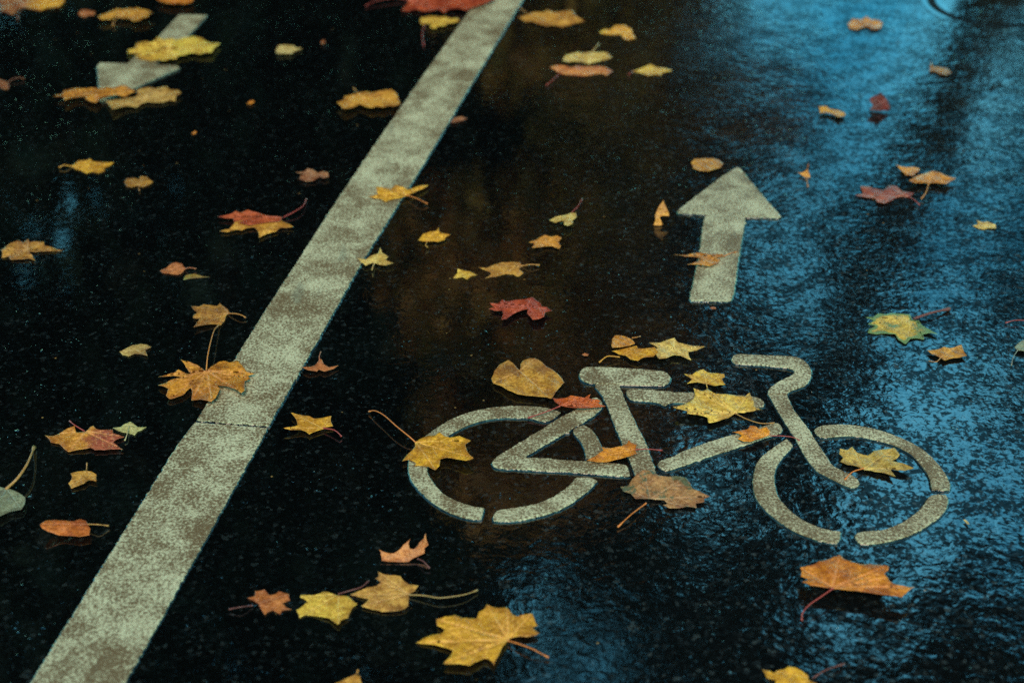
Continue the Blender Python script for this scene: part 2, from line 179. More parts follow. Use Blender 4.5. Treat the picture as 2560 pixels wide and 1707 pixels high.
# colour name: main, second, spot (linear albedo)
PAL = dict(
 rust=((.32,.13,.045),(.22,.075,.03)), salmon=((.44,.16,.05),(.34,.10,.03)), gold=((.60,.31,.045),(.48,.21,.025)),
 orange=((.62,.22,.025),(.50,.15,.015)), yellow=((.66,.44,.06),(.58,.33,.04)), pale=((.55,.43,.16),(.48,.34,.10)),
 orangegold=((.58,.26,.035),(.46,.18,.02)), ochre=((.50,.31,.08),(.40,.22,.04)), yellowgold=((.64,.34,.03),(.55,.26,.02)),
 ochrebrown=((.42,.21,.035),(.30,.14,.025)), pink=((.36,.17,.075),(.27,.10,.04)), redfold=((.46,.10,.03),(.38,.07,.022)),
 redbright=((.44,.08,.024),(.30,.045,.015)), ochregold=((.52,.27,.045),(.42,.19,.03)), paleyellow=((.64,.48,.13),(.58,.38,.08)),
 orangepale=((.58,.24,.06),(.50,.16,.05)), reddark=((.17,.018,.006),(.11,.012,.004)), pinkred=((.32,.09,.042),(.25,.06,.03)),
 goldbrown=((.48,.24,.04),(.34,.15,.03)), greengold=((.22,.22,.05),(.32,.20,.04)), khaki=((.44,.30,.09),(.36,.22,.06)),
 amber=((.58,.25,.025),(.46,.17,.015)), crimson=((.33,.06,.025),(.28,.04,.02)), palegreen=((.48,.46,.18),(.40,.38,.12)),
 red=((.42,.075,.026),(.32,.05,.018)), linden=((.56,.30,.045),(.48,.23,.03)), lindenbrown=((.34,.12,.022),(.24,.075,.016)),
 redorange=((.56,.13,.02),(.46,.085,.015)), yellowrich=((.66,.36,.025),(.56,.27,.02)), orangerich=((.62,.25,.02),(.56,.19,.015)),
 tan=((.40,.22,.08),(.32,.15,.05)), lemon=((.66,.46,.075),(.60,.37,.05)), orangevivid=((.72,.30,.02),(.62,.21,.015)),
 olive=((.48,.34,.07),(.40,.27,.05)), greenyellow=((.50,.36,.06),(.40,.30,.06)), greygreen=((.22,.25,.15),(.18,.20,.11)),
 copper=((.46,.13,.02),(.36,.085,.014)), orangedull=((.52,.19,.045),(.44,.14,.03)), goldmottled=((.54,.30,.06),(.40,.19,.035)),
 orangedeep=((.58,.22,.02),(.46,.14,.012)), mould=((.05,.055,.025),(.04,.04,.02)), leafgreen=((.08,.12,.03),(.1,.12,.04)),
 redstem=((.36,.06,.035),(.26,.05,.03)), darkstem=((.16,.05,.03),(.12,.05,.03)), yellowstem=((.42,.24,.04),(.4,.2,.03)),
 greenstem=((.36,.27,.07),(.4,.28,.06)),
)
# ---- markings: lists of (part name, crop, outline, top height)
ARROW = ('C', '478,1092 500,1102 620,1250 762,1412 745,1418 640,1414 530,1412 526,1440 490,1657 450,1920 436,1958 420,1963 180,1960 170,1948 200,1817 235,1657 262,1437 280,1397 150,1390 96,1388 92,1378 110,1360 250,1250 400,1140')
FAR_ARROW = ('A', '1170,97 1350,100 1215,245 1030,400 1012,424 1150,430 1172,443 860,578 660,656 648,560 638,430 655,411 830,418 1030,250')
BIKE = [
('wheel_arc','J','110,800 120,740 160,680 230,615 320,555 420,500 520,465 640,440 780,428 900,430 1000,440 1060,455 1096,472 1060,505 1010,527 960,520 900,500 800,500 700,500 600,515 500,545 420,585 350,625 290,685 245,750 220,830 235,885 280,950 340,1010 440,1060 540,1088 597,1096 590,1130 580,1165 500,1160 400,1130 300,1080 200,1000 140,930 112,870'),
('wheel_arc','J','1210,895 1310,898 1335,920 1300,960 1200,1040 1100,1100 950,1150 800,1175 665,1172 664,1140 690,1110 800,1095 950,1070 1060,1020 1150,960'),
('wheel_arc','J','1250,552 1300,580 1340,630 1365,690 1380,720 1340,760 1270,765 1260,700 1230,645 1180,595 1200,572'),
('frame_tube','J','655,800 665,780 690,758 800,690 950,600 1080,515 1200,455 1240,435 1300,380 1340,375 1370,400 1370,450 1250,530 1100,620 960,700 870,752 858,765 1000,770 1150,785 1280,790 1400,800 1520,810 1540,830 1552,880 1480,880 1380,870 1250,860 1100,850 900,840 690,828 665,818'),
('seat_tube','J','1345,276 1478,278 1500,340 1540,440 1600,560 1650,660 1690,760 1720,860 1720,890 1600,890 1575,830 1550,770 1500,650 1440,510 1400,400 1360,330 1325,300'),
('saddle','J','1225,225 1235,198 1258,180 1285,173 1400,176 1550,185 1700,195 1770,203 1800,216 1817,238 1812,265 1790,286 1760,290 1700,288 1560,284 1470,282 1340,280 1260,266 1235,248'),
('top_tube','J','1530,335 1545,322 1570,318 1700,325 1850,338 2000,345 2200,355 2370,366 2415,388 2432,410 2425,428 2380,432 2200,420 2000,408 1850,400 1810,405 1780,425 1740,400 1640,390 1570,388 1540,365'),
('down_tube','J','1738,815 1745,795 1765,782 1840,760 1900,725 2000,690 2150,640 2300,600 2477,546 2522,541 2552,576 2537,606 2450,630 2350,665 2200,715 2050,760 1900,815 1800,848 1762,840'),
('handlebar','F','445,908 452,890 468,878 500,875 600,880 720,885 850,890 890,902 925,925 950,958 962,990 955,1030 925,1075 880,1090 820,1110 800,1134 690,1134 682,1118 695,1095 740,1060 800,1030 848,1008 858,988 840,965 780,955 650,942 520,935 470,932 450,922'),
('fork','F','682,1134 800,1134 820,1190 860,1260 910,1320 960,1390 1010,1470 1060,1541 1090,1596 1150,1631 1220,1661 1262,1688 1275,1716 1262,1736 1235,1742 1200,1736 1130,1701 1050,1661 1000,1636 960,1586 920,1531 890,1476 870,1436 820,1360 780,1300 740,1230 700,1160'),
('wheel_arc','F','984,1378 990,1362 1010,1350 1050,1340 1150,1333 1250,1340 1350,1355 1450,1385 1550,1420 1650,1470 1720,1520 1790,1590 1830,1646 1860,1706 1868,1741 1860,1756 1755,1754 1745,1696 1730,1656 1680,1590 1640,1545 1600,1510 1500,1460 1400,1435 1300,1410 1200,1400 1100,1410 1030,1415 1002,1400'),
('wheel_arc','I','1750,335 1838,338 1855,360 1850,410 1810,470 1730,530 1620,590 1500,630 1400,650 1300,655 1265,640 1248,605 1268,583 1350,575 1450,565 1540,530 1620,480 1690,420 1720,370'),
('wheel_arc','I','700,40 760,0 798,-26 815,-15 842,15 820,40 770,90 730,150 715,210 720,280 740,350 800,420 880,490 980,540 1080,570 1150,578 1148,620 1130,648 1050,640 950,610 830,560 730,490 650,420 600,350 582,270 590,190 610,120 650,80'),
]
LINE_L = [(-330,2365),(76.5,1707),(262,1407),(447.7,1107),(482,1055),(493.6,1040),(655,790),(811,550),(830,520),(930,372),(1060,187),(1174,27),(1260,-95),(1560,-510)]
LINE_R = [(-50,2365),(310,1707),(478,1407),(646.7,1107),(668,1065),(686,1034),(785,863),(900,668.6),(937,600),(1063,400),(1185,196),(1304.5,0),(1390,-140),(1625,-510)]

R = math.radians
C = bpy.context.scene.collection
scene = bpy.context.scene

# ---------------------------------------------------------------- camera
FPX, PITCH, H = 3900.0, R(32.2), 1.5          # focal length in photo pixels, tilt down, eye height
sp, cp = math.sin(PITCH), math.cos(PITCH)
cam = bpy.data.cameras.new('camera'); camo = bpy.data.objects.new('camera', cam); C.objects.link(camo)
camo.location = (0, 0, H); camo.rotation_euler = (math.pi / 2 - PITCH, 0, 0)
cam.sensor_width = 36; cam.lens = 36 * FPX / 2560; cam.clip_end = 1000; cam.clip_start = .05
cam.dof.use_dof = True; cam.dof.focus_distance = 2.62; cam.dof.aperture_fstop = 2.6
scene.camera = camo

def flat(u, v):
    """photo pixel -> point of the road (z = 0)"""
    a, b = (u - 1280) / FPX, (853.5 - v) / FPX
    y, z = cp + b * sp, -sp + b * cp
    t = H / -z
    return (a * t, y * t)
def lift(p, h):
    """the point at height h on the same line of sight as road point p"""
    k = 1 - h / H
    return (p[0] * k, p[1] * k, h)
def pts(s, crop):
    ox, oy = CROP[crop]
    return [flat(ox + S * float(a), oy + S * float(b)) for a, b in (q.split(',') for q in s.split())]

# ---------------------------------------------------------------- object helpers
def link(name, data, parent=None, loc=(0, 0, 0)):
    o = bpy.data.objects.new(name, data); C.objects.link(o); o.location = loc
    if parent: o.parent = parent
    return o
def tag(o, label, cat, group=None):
    o['label'] = label; o['category'] = cat
    if group: o['group'] = group
    return o
def mesh(name, verts, faces, mats, smooth=True, matidx=None):
    me = bpy.data.meshes.new(name); me.from_pydata([tuple(map(float, v)) for v in verts], [], faces)
    for m in (mats if isinstance(mats, (list, tuple)) else [mats]): me.materials.append(m)
    if smooth: me.polygons.foreach_set('use_smooth', [True] * len(me.polygons))
    if matidx is not None: me.polygons.foreach_set('material_index', matidx)
    me.update(); return me

# ---------------------------------------------------------------- materials
class NT:
    def __init__(s, name):
        s.m = bpy.data.materials.new(name); s.m.use_nodes = True; s.t = s.m.node_tree
        s.b = s.t.nodes['Principled BSDF']
    def n(s, kind, **kw):
        x = s.t.nodes.new('ShaderNode' + kind)
        for k, v in kw.items():
            if k in x.inputs and not hasattr(x, k): x.inputs[k].default_value = v
            elif hasattr(x, k): setattr(x, k, v)
            else: x.inputs[k.replace('_', ' ')].default_value = v
        return x
    def l(s, a, b): s.t.links.new(a, b)
    def tex(s, kind, vec, **kw):
        x = s.n(kind, **kw)
        if vec is not None: s.l(vec, x.inputs['Vector'])
        return x
    def ramp(s, fac, *stops):
        x = s.n('ValToRGB'); e = x.color_ramp.elements
        while len(e) < len(stops): e.new(.5)
        for q, (p, c) in zip(e, stops):
            q.position = p; q.color = (c, c, c, 1) if not isinstance(c, tuple) else (*c, 1)
        s.l(fac, x.inputs['Fac']); return x.outputs['Color']
    def math(s, op, a, b=None, clamp=False):
        x = s.n('Math', operation=op); x.use_clamp = clamp
        for i, v in enumerate((a, b)):
            if v is None: continue
            if isinstance(v, (int, float)): x.inputs[i].default_value = v
            else: s.l(v, x.inputs[i])
        return x.outputs[0]
    def mix(s, fac, a, b, mode='MIX'):
        x = s.n('Mix', data_type='RGBA', blend_type=mode)
        for i, v in ((0, fac), (6, a), (7, b)):
            if isinstance(v, (int, float)): x.inputs[i].default_value = v
            elif isinstance(v, tuple): x.inputs[i].default_value = (*v, 1)
            else: s.l(v, x.inputs[i])
        return x.outputs[2]
    def mapr(s, v, a, b, c=0., d=1.):
        x = s.n('MapRange'); x.interpolation_type = 'SMOOTHSTEP'
        s.l(v, x.inputs[0])
        for i, q in enumerate((a, b, c, d)): x.inputs[i + 1].default_value = q
        return x.outputs[0]

SPEC = 1.0
def road_material():
    t = NT('wet_asphalt'); co = t.n('TexCoord').outputs['Object']
    sep = t.n('SeparateXYZ'); t.l(co, sep.inputs[0])
    big = t.tex('TexNoise', co, Scale=2.2, Detail=3.0).outputs['Fac']
    mid = t.tex('TexNoise', co, Scale=9.0, Detail=4.0).outputs['Fac']
    # the path drains to the left: a still film of water there, open wet grain to the right
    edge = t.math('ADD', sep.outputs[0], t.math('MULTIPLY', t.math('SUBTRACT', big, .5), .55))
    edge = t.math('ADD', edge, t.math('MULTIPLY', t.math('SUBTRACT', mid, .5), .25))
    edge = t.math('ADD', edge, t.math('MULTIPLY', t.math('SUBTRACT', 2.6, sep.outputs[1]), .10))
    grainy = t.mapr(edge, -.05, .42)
    # wind and rain ripples
    w1 = t.tex('TexNoise', co, Scale=44.0, Detail=2.5, Roughness=.5, Distortion=.8).outputs['Fac']
    w2 = t.tex('TexNoise', co, Scale=120.0, Detail=3.0, Roughness=.6, Distortion=.4).outputs['Fac']
    gr = t.tex('TexVoronoi', co, Scale=150.0, feature='SMOOTH_F1', Smoothness=.4).outputs['Distance']
    g2 = t.tex('TexNoise', co, Scale=330.0, Detail=4.0, Roughness=.65).outputs['Fac']
    patch = t.mapr(t.tex('TexNoise', co, Scale=6.0, Detail=2.0).outputs['Fac'], .35, .65, .45, 1.25)
    amp = t.math('MULTIPLY', patch, t.math('ADD', t.math('MULTIPLY', grainy, .80), .22))
    h = t.math('MULTIPLY', w1, .0008)
    h = t.math('ADD', h, t.math('MULTIPLY', w2, .00012))
    h = t.math('MULTIPLY', h, amp)
    g = t.math('SUBTRACT', t.math('MULTIPLY', g2, .00003), t.math('MULTIPLY', gr, .00005))
    h = t.math('ADD', h, t.math('MULTIPLY', g, grainy))
    # single stones standing out of the still water
    def pebbles(scale, thr, r0, r1, off):
        mp = t.n('Mapping'); t.l(co, mp.inputs[0]); mp.inputs['Location'].default_value = (off, off, 0)
        vs = t.tex('TexVoronoi', mp.outputs[0], Scale=scale); rnd = t.n('SeparateColor'); t.l(vs.outputs['Color'], rnd.inputs[0])
        pick = t.mapr(rnd.outputs[0], thr, 1., 0., 1.)
        pick = t.math('MULTIPLY', pick, t.mapr(mid, .42, .62))
        return t.math('MULTIPLY', pick, t.mapr(vs.outputs['Distance'], r0, r1, 1., 0.))
    stone = t.math('MAXIMUM', pebbles(160., .93, .05, .34, 0.), pebbles(70., .985, .05, .24, 3.3))
    fl = t.tex('TexNoise', co, Scale=135.0, Detail=2.0, Roughness=.5, Distortion=.6).outputs['Fac']
    fl = t.math('MULTIPLY', t.mapr(fl, .69, .80), t.mapr(mid, .36, .62))
    stone = t.math('MAXIMUM', stone, fl)
    h = t.math('ADD', h, t.math('MULTIPLY', stone, .00045))
    bump = t.n('Bump'); bump.inputs['Strength'].default_value = 1.0; bump.inputs['Distance'].default_value = 1.0
    t.l(h, bump.inputs['Height']); t.l(bump.outputs[0], t.b.inputs['Normal'])
    vg = t.tex('TexVoronoi', co, Scale=170.0); sg = t.n('SeparateColor'); t.l(vg.outputs['Color'], sg.inputs[0])
    grit = t.ramp(sg.outputs[0], (0., (.0018, .0018, .0018)), (.75, (.003, .003, .003)), (.95, (.008, .008, .008)), (1., (.026, .025, .023)))
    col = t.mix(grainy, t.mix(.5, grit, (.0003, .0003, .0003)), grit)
    col = t.mix(t.math('MULTIPLY', stone, .8), col, (.016, .017, .017))
    vd = t.tex('TexVoronoi', co, Scale=42.0); sd = t.n('SeparateColor'); t.l(vd.outputs['Color'], sd.inputs[0])
    deb = t.math('MULTIPLY', t.math('GREATER_THAN', sd.outputs[0], .965), t.mapr(vd.outputs['Distance'], .05, .10, 1., 0.))
    col = t.mix(deb, col, (.22, .10, .03))
    t.l(col, t.b.inputs['Base Color'])
    ro = t.math('ADD', t.math('MULTIPLY', grainy, .03), .04)
    ro = t.math('ADD', ro, t.math('MULTIPLY', stone, .25))
    t.l(ro, t.b.inputs['Roughness']); t.b.inputs['IOR'].default_value = 1.78
    # open pores of the asphalt break the water film into separate glints
    pw = t.tex('TexNoise', co, Scale=95.0, Detail=5.0, Roughness=.68, Distortion=.5).outputs['Fac']
    pl = t.tex('TexNoise', co, Scale=17.0, Detail=3.0).outputs['Fac']
    pv = t.math('ADD', pw, t.math('MULTIPLY', t.math('SUBTRACT', pl, .5), .45))
    film = t.mapr(pv, .46, .57)
    film = t.math('ADD', t.math('MULTIPLY', film, .95), .05)
    film = t.math('ADD', t.math('MULTIPLY', film, grainy), t.math('SUBTRACT', 1., grainy))
    t.l(t.math('MULTIPLY', film, SPEC), t.b.inputs['Specular IOR Level'])
    return t.m

def paint_material():
    t = NT('worn_road_paint'); co = t.n('TexCoord').outputs['Object']
    n1 = t.tex('TexNoise', co, Scale=14.0, Detail=6.0, Roughness=.68, Distortion=.5).outputs['Fac']
    n2 = t.tex('TexNoise', co, Scale=230.0, Detail=5.0, Roughness=.72).outputs['Fac']
    n3 = t.tex('TexNoise', co, Scale=4.5, Detail=4.0, Roughness=.6).outputs['Fac']
    d = t.math('ADD', t.math('MULTIPLY', n1, .68), t.math('MULTIPLY', n2, 1.25))
    d = t.math('ADD', d, t.math('MULTIPLY', n3, .36))
    dirt = t.mapr(d, .965, 1.26)
    col = t.mix(dirt, (.42, .290, .166), (.110, .052, .022))
    n4 = t.tex('TexNoise', co, Scale=520.0, Detail=3.0, Roughness=.8).outputs['Fac']
    spec = t.mapr(n4, .60, .72)
    col = t.mix(t.math('MULTIPLY', spec, .7), col, (.07, .045, .028))
    # grey tyre scuffs
    mp = t.n('Mapping'); t.l(co, mp.inputs[0]); mp.inputs['Scale'].default_value = (22, 5, 1); mp.inputs['Rotation'].default_value = (0, 0, R(12))
    sc = t.mapr(t.tex('TexNoise', mp.outputs[0], Scale=1.0, Detail=3.0).outputs['Fac'], .64, .72)
    col = t.mix(t.math('MULTIPLY', sc, .4), col, (.12, .095, .06))
    t.l(col, t.b.inputs['Base Color'])
    h = t.math('ADD', t.math('MULTIPLY', n2, .0008), t.math('MULTIPLY', n1, .0015))
    h = t.math('SUBTRACT', h, t.math('MULTIPLY', spec, .0004))
    bump = t.n('Bump'); bump.inputs['Distance'].default_value = 1.0; bump.inputs['Strength'].default_value = .7
    t.l(h, bump.inputs['Height']); t.l(bump.outputs[0], t.b.inputs['Normal'])
    t.b.inputs['Roughness'].default_value = .5; t.b.inputs['Specular IOR Level'].default_value = .13
    return t.m

def rim_material():
    t = NT('water_meniscus'); co = t.n('TexCoord').outputs['Object']
    t.b.inputs['Base Color'].default_value = (.004, .004, .004, 1)
    t.b.inputs['Roughness'].default_value = .12; t.b.inputs['IOR'].default_value = 1.45
    n = t.tex('TexNoise', co, Scale=120.0, Detail=3.0).outputs['Fac']
    bump = t.n('Bump'); bump.inputs['Distance'].default_value = .0012
    t.l(n, bump.inputs['Height']); t.l(bump.outputs[0], t.b.inputs['Normal'])
    return t.m

def leaf_material(cname, seed, opt):
    t = NT('leaf_' + cname); co = t.n('TexCoord').outputs['Object']
    mp = t.n('Mapping'); t.l(co, mp.inputs[0]); mp.inputs['Location'].default_value = (seed * 1.37 % 9, seed * 2.11 % 9, seed * .7 % 9)
    v = mp.outputs[0]
    c1, c2 = [(c[0] * .92 * k, c[1] * .61 * k, c[2] * .55 * k) for c, k in zip(PAL[cname], (1., .82))]
    n1 = t.tex('TexNoise', v, Scale=26.0, Detail=4.0, Roughness=.6).outputs['Fac']
    n2 = t.tex('TexNoise', v, Scale=160.0, Detail=4.0, Roughness=.7).outputs['Fac']
    col = t.mix(t.mapr(n1, .40, .62), c1, c2)
    if 'grad' in opt:
        g, dx, dy, off = opt['grad']
        sep = t.n('SeparateXYZ'); t.l(co, sep.inputs[0])
        q = t.math('ADD', t.math('MULTIPLY', sep.outputs[0], dx), t.math('MULTIPLY', sep.outputs[1], dy))
        q = t.math('ADD', q, t.math('MULTIPLY', t.math('SUBTRACT', n1, .5), .06))
        r = opt['rad']
        k = t.mapr(q, (off - .25) * r, (off + .25) * r)
        gm = t.mix(t.mapr(n1, .36, .66), PAL[g][0], PAL[g][1])
        col = t.mix(k, col, gm)
    col = t.mix(.75, col, t.mix(t.mapr(n2, .30, .66), (0.42, 0.34, 0.26), (1.12, 1.12, 1.12)), 'MULTIPLY')
    at = t.n('Attribute'); at.attribute_name = 'vein'
    ed = t.n('Attribute'); ed.attribute_name = 'rim'
    # veins: a little paler than the blade, thin dark lines of dirt beside them
    pale = tuple(min(.8, .5 * (a + b) * 1.12 + .035) for a, b in zip(c1, c1))
    col = t.mix(t.math('MULTIPLY', at.outputs['Fac'], .75), col, pale)
    brown = tuple(x * k for x, k in zip(c2, (.55, .42, .5)))
    em = t.math('MULTIPLY', ed.outputs['Fac'], t.mapr(n1, .42, .62))
    col = t.mix(t.math('MULTIPLY', em, .6), col, brown)
    if 'rimcol' in opt:
        wide = t.mapr(t.math('ADD', ed.outputs['Fac'], t.math('MULTIPLY', t.math('SUBTRACT', n1, .5), 2.6)), .0, .4)
        col = t.mix(t.math('MULTIPLY', wide, .95), col, PAL[opt['rimcol']][1])
    sa = opt.get('spots', .3)
    scol = PAL[opt['spotcol']][0] if 'spotcol' in opt else tuple(x * k for x, k in zip(c2, (.42, .34, .5)))
    n3 = t.tex('TexNoise', v, Scale=34.0, Detail=6.0, Roughness=.75, Distortion=.6).outputs['Fac']
    sm = t.mapr(n3, .60 - .10 * sa, .70 - .09 * sa)
    col = t.mix(t.math('MULTIPLY', sm, min(.9, .35 + .5 * sa)), col, scol)
    n5 = t.tex('TexNoise', v, Scale=260.0, Detail=2.0).outputs['Fac']
    col = t.mix(t.math('MULTIPLY', t.mapr(n5, .66, .74), .55), col, tuple(.35 * x for x in scol))
    t.l(col, t.b.inputs['Base Color'])
    h = t.math('ADD', t.math('MULTIPLY', n2, .0008), t.math('MULTIPLY', at.outputs['Fac'], -.0009))
    h = t.math('ADD', h, t.math('MULTIPLY', n1, .003))
    bump = t.n('Bump'); bump.inputs['Distance'].default_value = 1.0; bump.inputs['Strength'].default_value = .8
    t.l(h, bump.inputs['Height']); t.l(bump.outputs[0], t.b.inputs['Normal'])
    t.b.inputs['Roughness'].default_value = .40; t.b.inputs['Specular IOR Level'].default_value = .2
    return t.m

_plain = {}
def plain(name, col, rough=.5, spec=.5, noise=0.):
    if name in _plain: return _plain[name]
    t = NT(name); co = t.n('TexCoord').outputs['Object']
    n = t.tex('TexNoise', co, Scale=noise or 40., Detail=4.0).outputs['Fac']
    t.l(t.mix(n, tuple(c * .6 for c in col), tuple(min(1, c * 1.3) for c in col)), t.b.inputs['Base Color'])
    t.b.inputs['Roughness'].default_value = rough; t.b.inputs['Specular IOR Level'].default_value = spec
    _plain[name] = t.m; return t.m

ROAD, PAINT, RIM = road_material(), paint_material(), rim_material()

# ---------------------------------------------------------------- road
def sheet(name, x0, x1, y0, y1, z, mat):
    o = link(name, mesh(name, [(x0, y0, z), (x1, y0, z), (x1, y1, z), (x0, y1, z)], [(0, 1, 2, 3)], mat, False))
    o['kind'] = 'structure'; return o
GRASS = plain('wet_grass', (.03, .05, .015), .7, .2, 3.)
sheet('ground', -400, 400, -400, 400, -.06, GRASS)
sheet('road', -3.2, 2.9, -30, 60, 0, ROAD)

# ---------------------------------------------------------------- markings
def area2(p): return sum(p[i - 1][0] * p[i][1] - p[i][0] * p[i - 1][1] for i in range(len(p)))
def chaikin(p, keep=60):
    """round off the flat bends of a traced outline, keep its real corners"""
    out = []
    for i in range(len(p)):
        a, b, c = (Vector(p[i - 1]), Vector(p[i]), Vector(p[(i + 1) % len(p)]))
        u, w = (b - a), (c - b)
        if u.length < 1e-7 or w.length < 1e-7: continue
        ang = math.degrees(u.angle(w))
        if ang > keep: out.append(tuple(b))
        else:
            out.append(tuple(b - u * .25)); out.append(tuple(b + w * .25))
    return out
def marking(name, poly, top, parent=None, smooth=True, skirt=.0036, seed=0):
    rnd = random.Random(seed)
    if area2(poly) < 0: poly = poly[::-1]
    if smooth: poly = chaikin(chaikin(poly))
    fine = []
    for i in range(len(poly)):
        a, b = poly[i], poly[(i + 1) % len(poly)]
        n = max(1, int(math.dist(a, b) / .004))
        if math.dist(a, b) > 1.2: n = max(1, int(math.dist(a, b) / .02))
        for k in range(n):
            s = k / n; j = .0012 if k else .0005
            if k and rnd.random() < .035: j = .0034
            fine.append((a[0] + (b[0] - a[0]) * s + rnd.uniform(-j, j), a[1] + (b[1] - a[1]) * s + rnd.uniform(-j, j)))
    n = len(fine)
    nor = []
    for i in range(n):
        a, b, c = Vector(fine[i - 1]), Vector(fine[i]), Vector(fine[(i + 1) % n])
        d = (c - a)
        d = d.normalized() if d.length > 1e-9 else Vector((1, 0))
        nor.append((d.y, -d.x))
    rings = [(0, top, 0), (.0007, top - .0006, 0), (.0010, top * .55, 0), (.0018, top * .40, 1), (skirt * .6, top * .12, 1), (skirt * 1.25, -.0006, 1)]
    V, F, M = [], [], []
    for off, z, _ in rings:
        for (x, y), (nx, ny) in zip(fine, nor):
            p = lift((x, y), top)                         # the painted top sits on the traced line of sight
            V.append((p[0] + nx * off, p[1] + ny * off, z))
    for tri in tessellate_polygon([[Vector((x, y, 0)) for x, y in fine]]):
        F.append(tuple(tri)); M.append(0)
    for r in range(len(rings) - 1):
        for i in range(n):
            j = (i + 1) % n
            F.append((r * n + i, (r + 1) * n + i, (r + 1) * n + j, r * n + j)); M.append(rings[r + 1][2])
    cx, cy = sum(v[0] for v in V[:n]) / n, sum(v[1] for v in V[:n]) / n
    if parent: base = parent.location
    else: base = Vector((cx, cy, 0))
    V = [(x - base.x, y - base.y, z - base.z) for x, y, z in V]
    me = mesh(name, V, F, [PAINT, RIM], False, M)
    bm = bmesh.new(); bm.from_mesh(me); bmesh.ops.recalc_face_normals(bm, faces=bm.faces); bm.to_mesh(me); bm.free()
    return link(name, me, parent, (0, 0, 0) if parent else tuple(base))

line_group = 'pieces of the long painted line'
low = [(-330, 2365), (76.5, 1707), (262, 1407), (447.7, 1107), (487.5, 1055), (667, 1069.5), (646.7, 1107), (478, 1407), (310, 1707), (-50, 2365)]
upp = [(493.0, 1048), (655, 790), (811, 550), (830, 520), (930, 372), (1060, 187), (1174, 27), (1260, -95), (1560, -510),
       (1625, -510), (1390, -140), (1304.5, 0), (1185, 196), (1063, 400), (937, 600), (900, 660), (785, 863), (686, 1034), (671.5, 1062)]
tag(marking('lane_line', [flat(*p) for p in low], .0035, smooth=False, seed=1), 'near piece of the long dirty cream line, from the joint to the bottom edge', 'road marking', line_group)
tag(marking('lane_line', [flat(*p) for p in upp], .005, smooth=False, seed=2), 'far piece of the long dirty cream line, from the joint to the top edge', 'road marking', line_group)
tag(marking('arrow_marking', pts(ARROW[1], ARROW[0]), .0045, smooth=False, skirt=.0045, seed=3), 'cream painted arrow pointing straight ahead above the bicycle symbol', 'road marking')
tag(marking('arrow_marking', pts(FAR_ARROW[1], FAR_ARROW[0]), .0045, smooth=False, seed=4), 'faded painted arrow pointing towards the viewer, partly under leaves at the top left', 'road marking')
bx, by = flat(1700, 1180)
bike = link('bicycle_symbol', None, None, (bx, by, 0))
tag(bike, 'cream painted bicycle symbol with two wheels, frame, saddle and handlebar on the wet path', 'road marking')
for i, (nm, cr, s) in enumerate(BIKE):
    marking(nm, pts(s, cr), {'saddle': .0056, 'fork': .0042, 'handlebar': .0050, 'frame_tube': .0048}.get(nm, .0045), bike, seed=10 + i)

# ---------------------------------------------------------------- round cover, far right
def ring_mesh(name, r0, r1, z0, z1, mat, n=96, fill=False):
    V, F = [], []
    prof = [(r0, z0), (r0 + .0, z1), (r1, z1), (r1, z0)]
    for r, z in prof:
        for k in range(n):
            a = 2 * math.pi * k / n; V.append((r * math.cos(a), r * math.sin(a), z))
    for j in range(3):
        for k in range(n):
            q = (k + 1) % n; F.append((j * n + k, j * n + q, (j + 1) * n + q, (j + 1) * n + k))
    return mesh(name, V, F, mat, False)
IRON = plain('wet_iron', (.03, .03, .032), .28, .6, 60.)
GAP = plain('dark_gap', (.004, .004, .004), .8, .1)  # near-black flat ring between lid and frame
mx, my = flat(2485, 12)
mh = link('utility_cover', None, None, (mx, my, 0)); tag(mh, 'dark round cast cover let into the asphalt in the far right corner', 'manhole cover')
link('frame', ring_mesh('frame', .180, .196, -.01, .0012, ROAD), mh)
V = [(0, 0, .003)]; F = []
for r, z in ((.158, .003), (.161, .0015), (.161, -.01)):
    V += [(r * math.cos(2 * math.pi * k / 96), r * math.sin(2 * math.pi * k / 96), z) for k in range(96)]
for k in range(96):
    q = (k + 1) % 96; F.append((0, 1 + k, 1 + q))
    for j in (0, 1): F.append((1 + j * 96 + k, 1 + (j + 1) * 96 + k, 1 + (j + 1) * 96 + q, 1 + j * 96 + q))
link('lid', mesh('lid', V, F, ROAD, False), mh)
V = [(r * math.cos(2 * math.pi * k / 96), r * math.sin(2 * math.pi * k / 96), .0012) for r in (.161, .180) for k in range(96)]
link('gap', mesh('gap', V, [(k, 96 + k, 96 + (k + 1) % 96, (k + 1) % 96) for k in range(96)], GAP, False), mh)

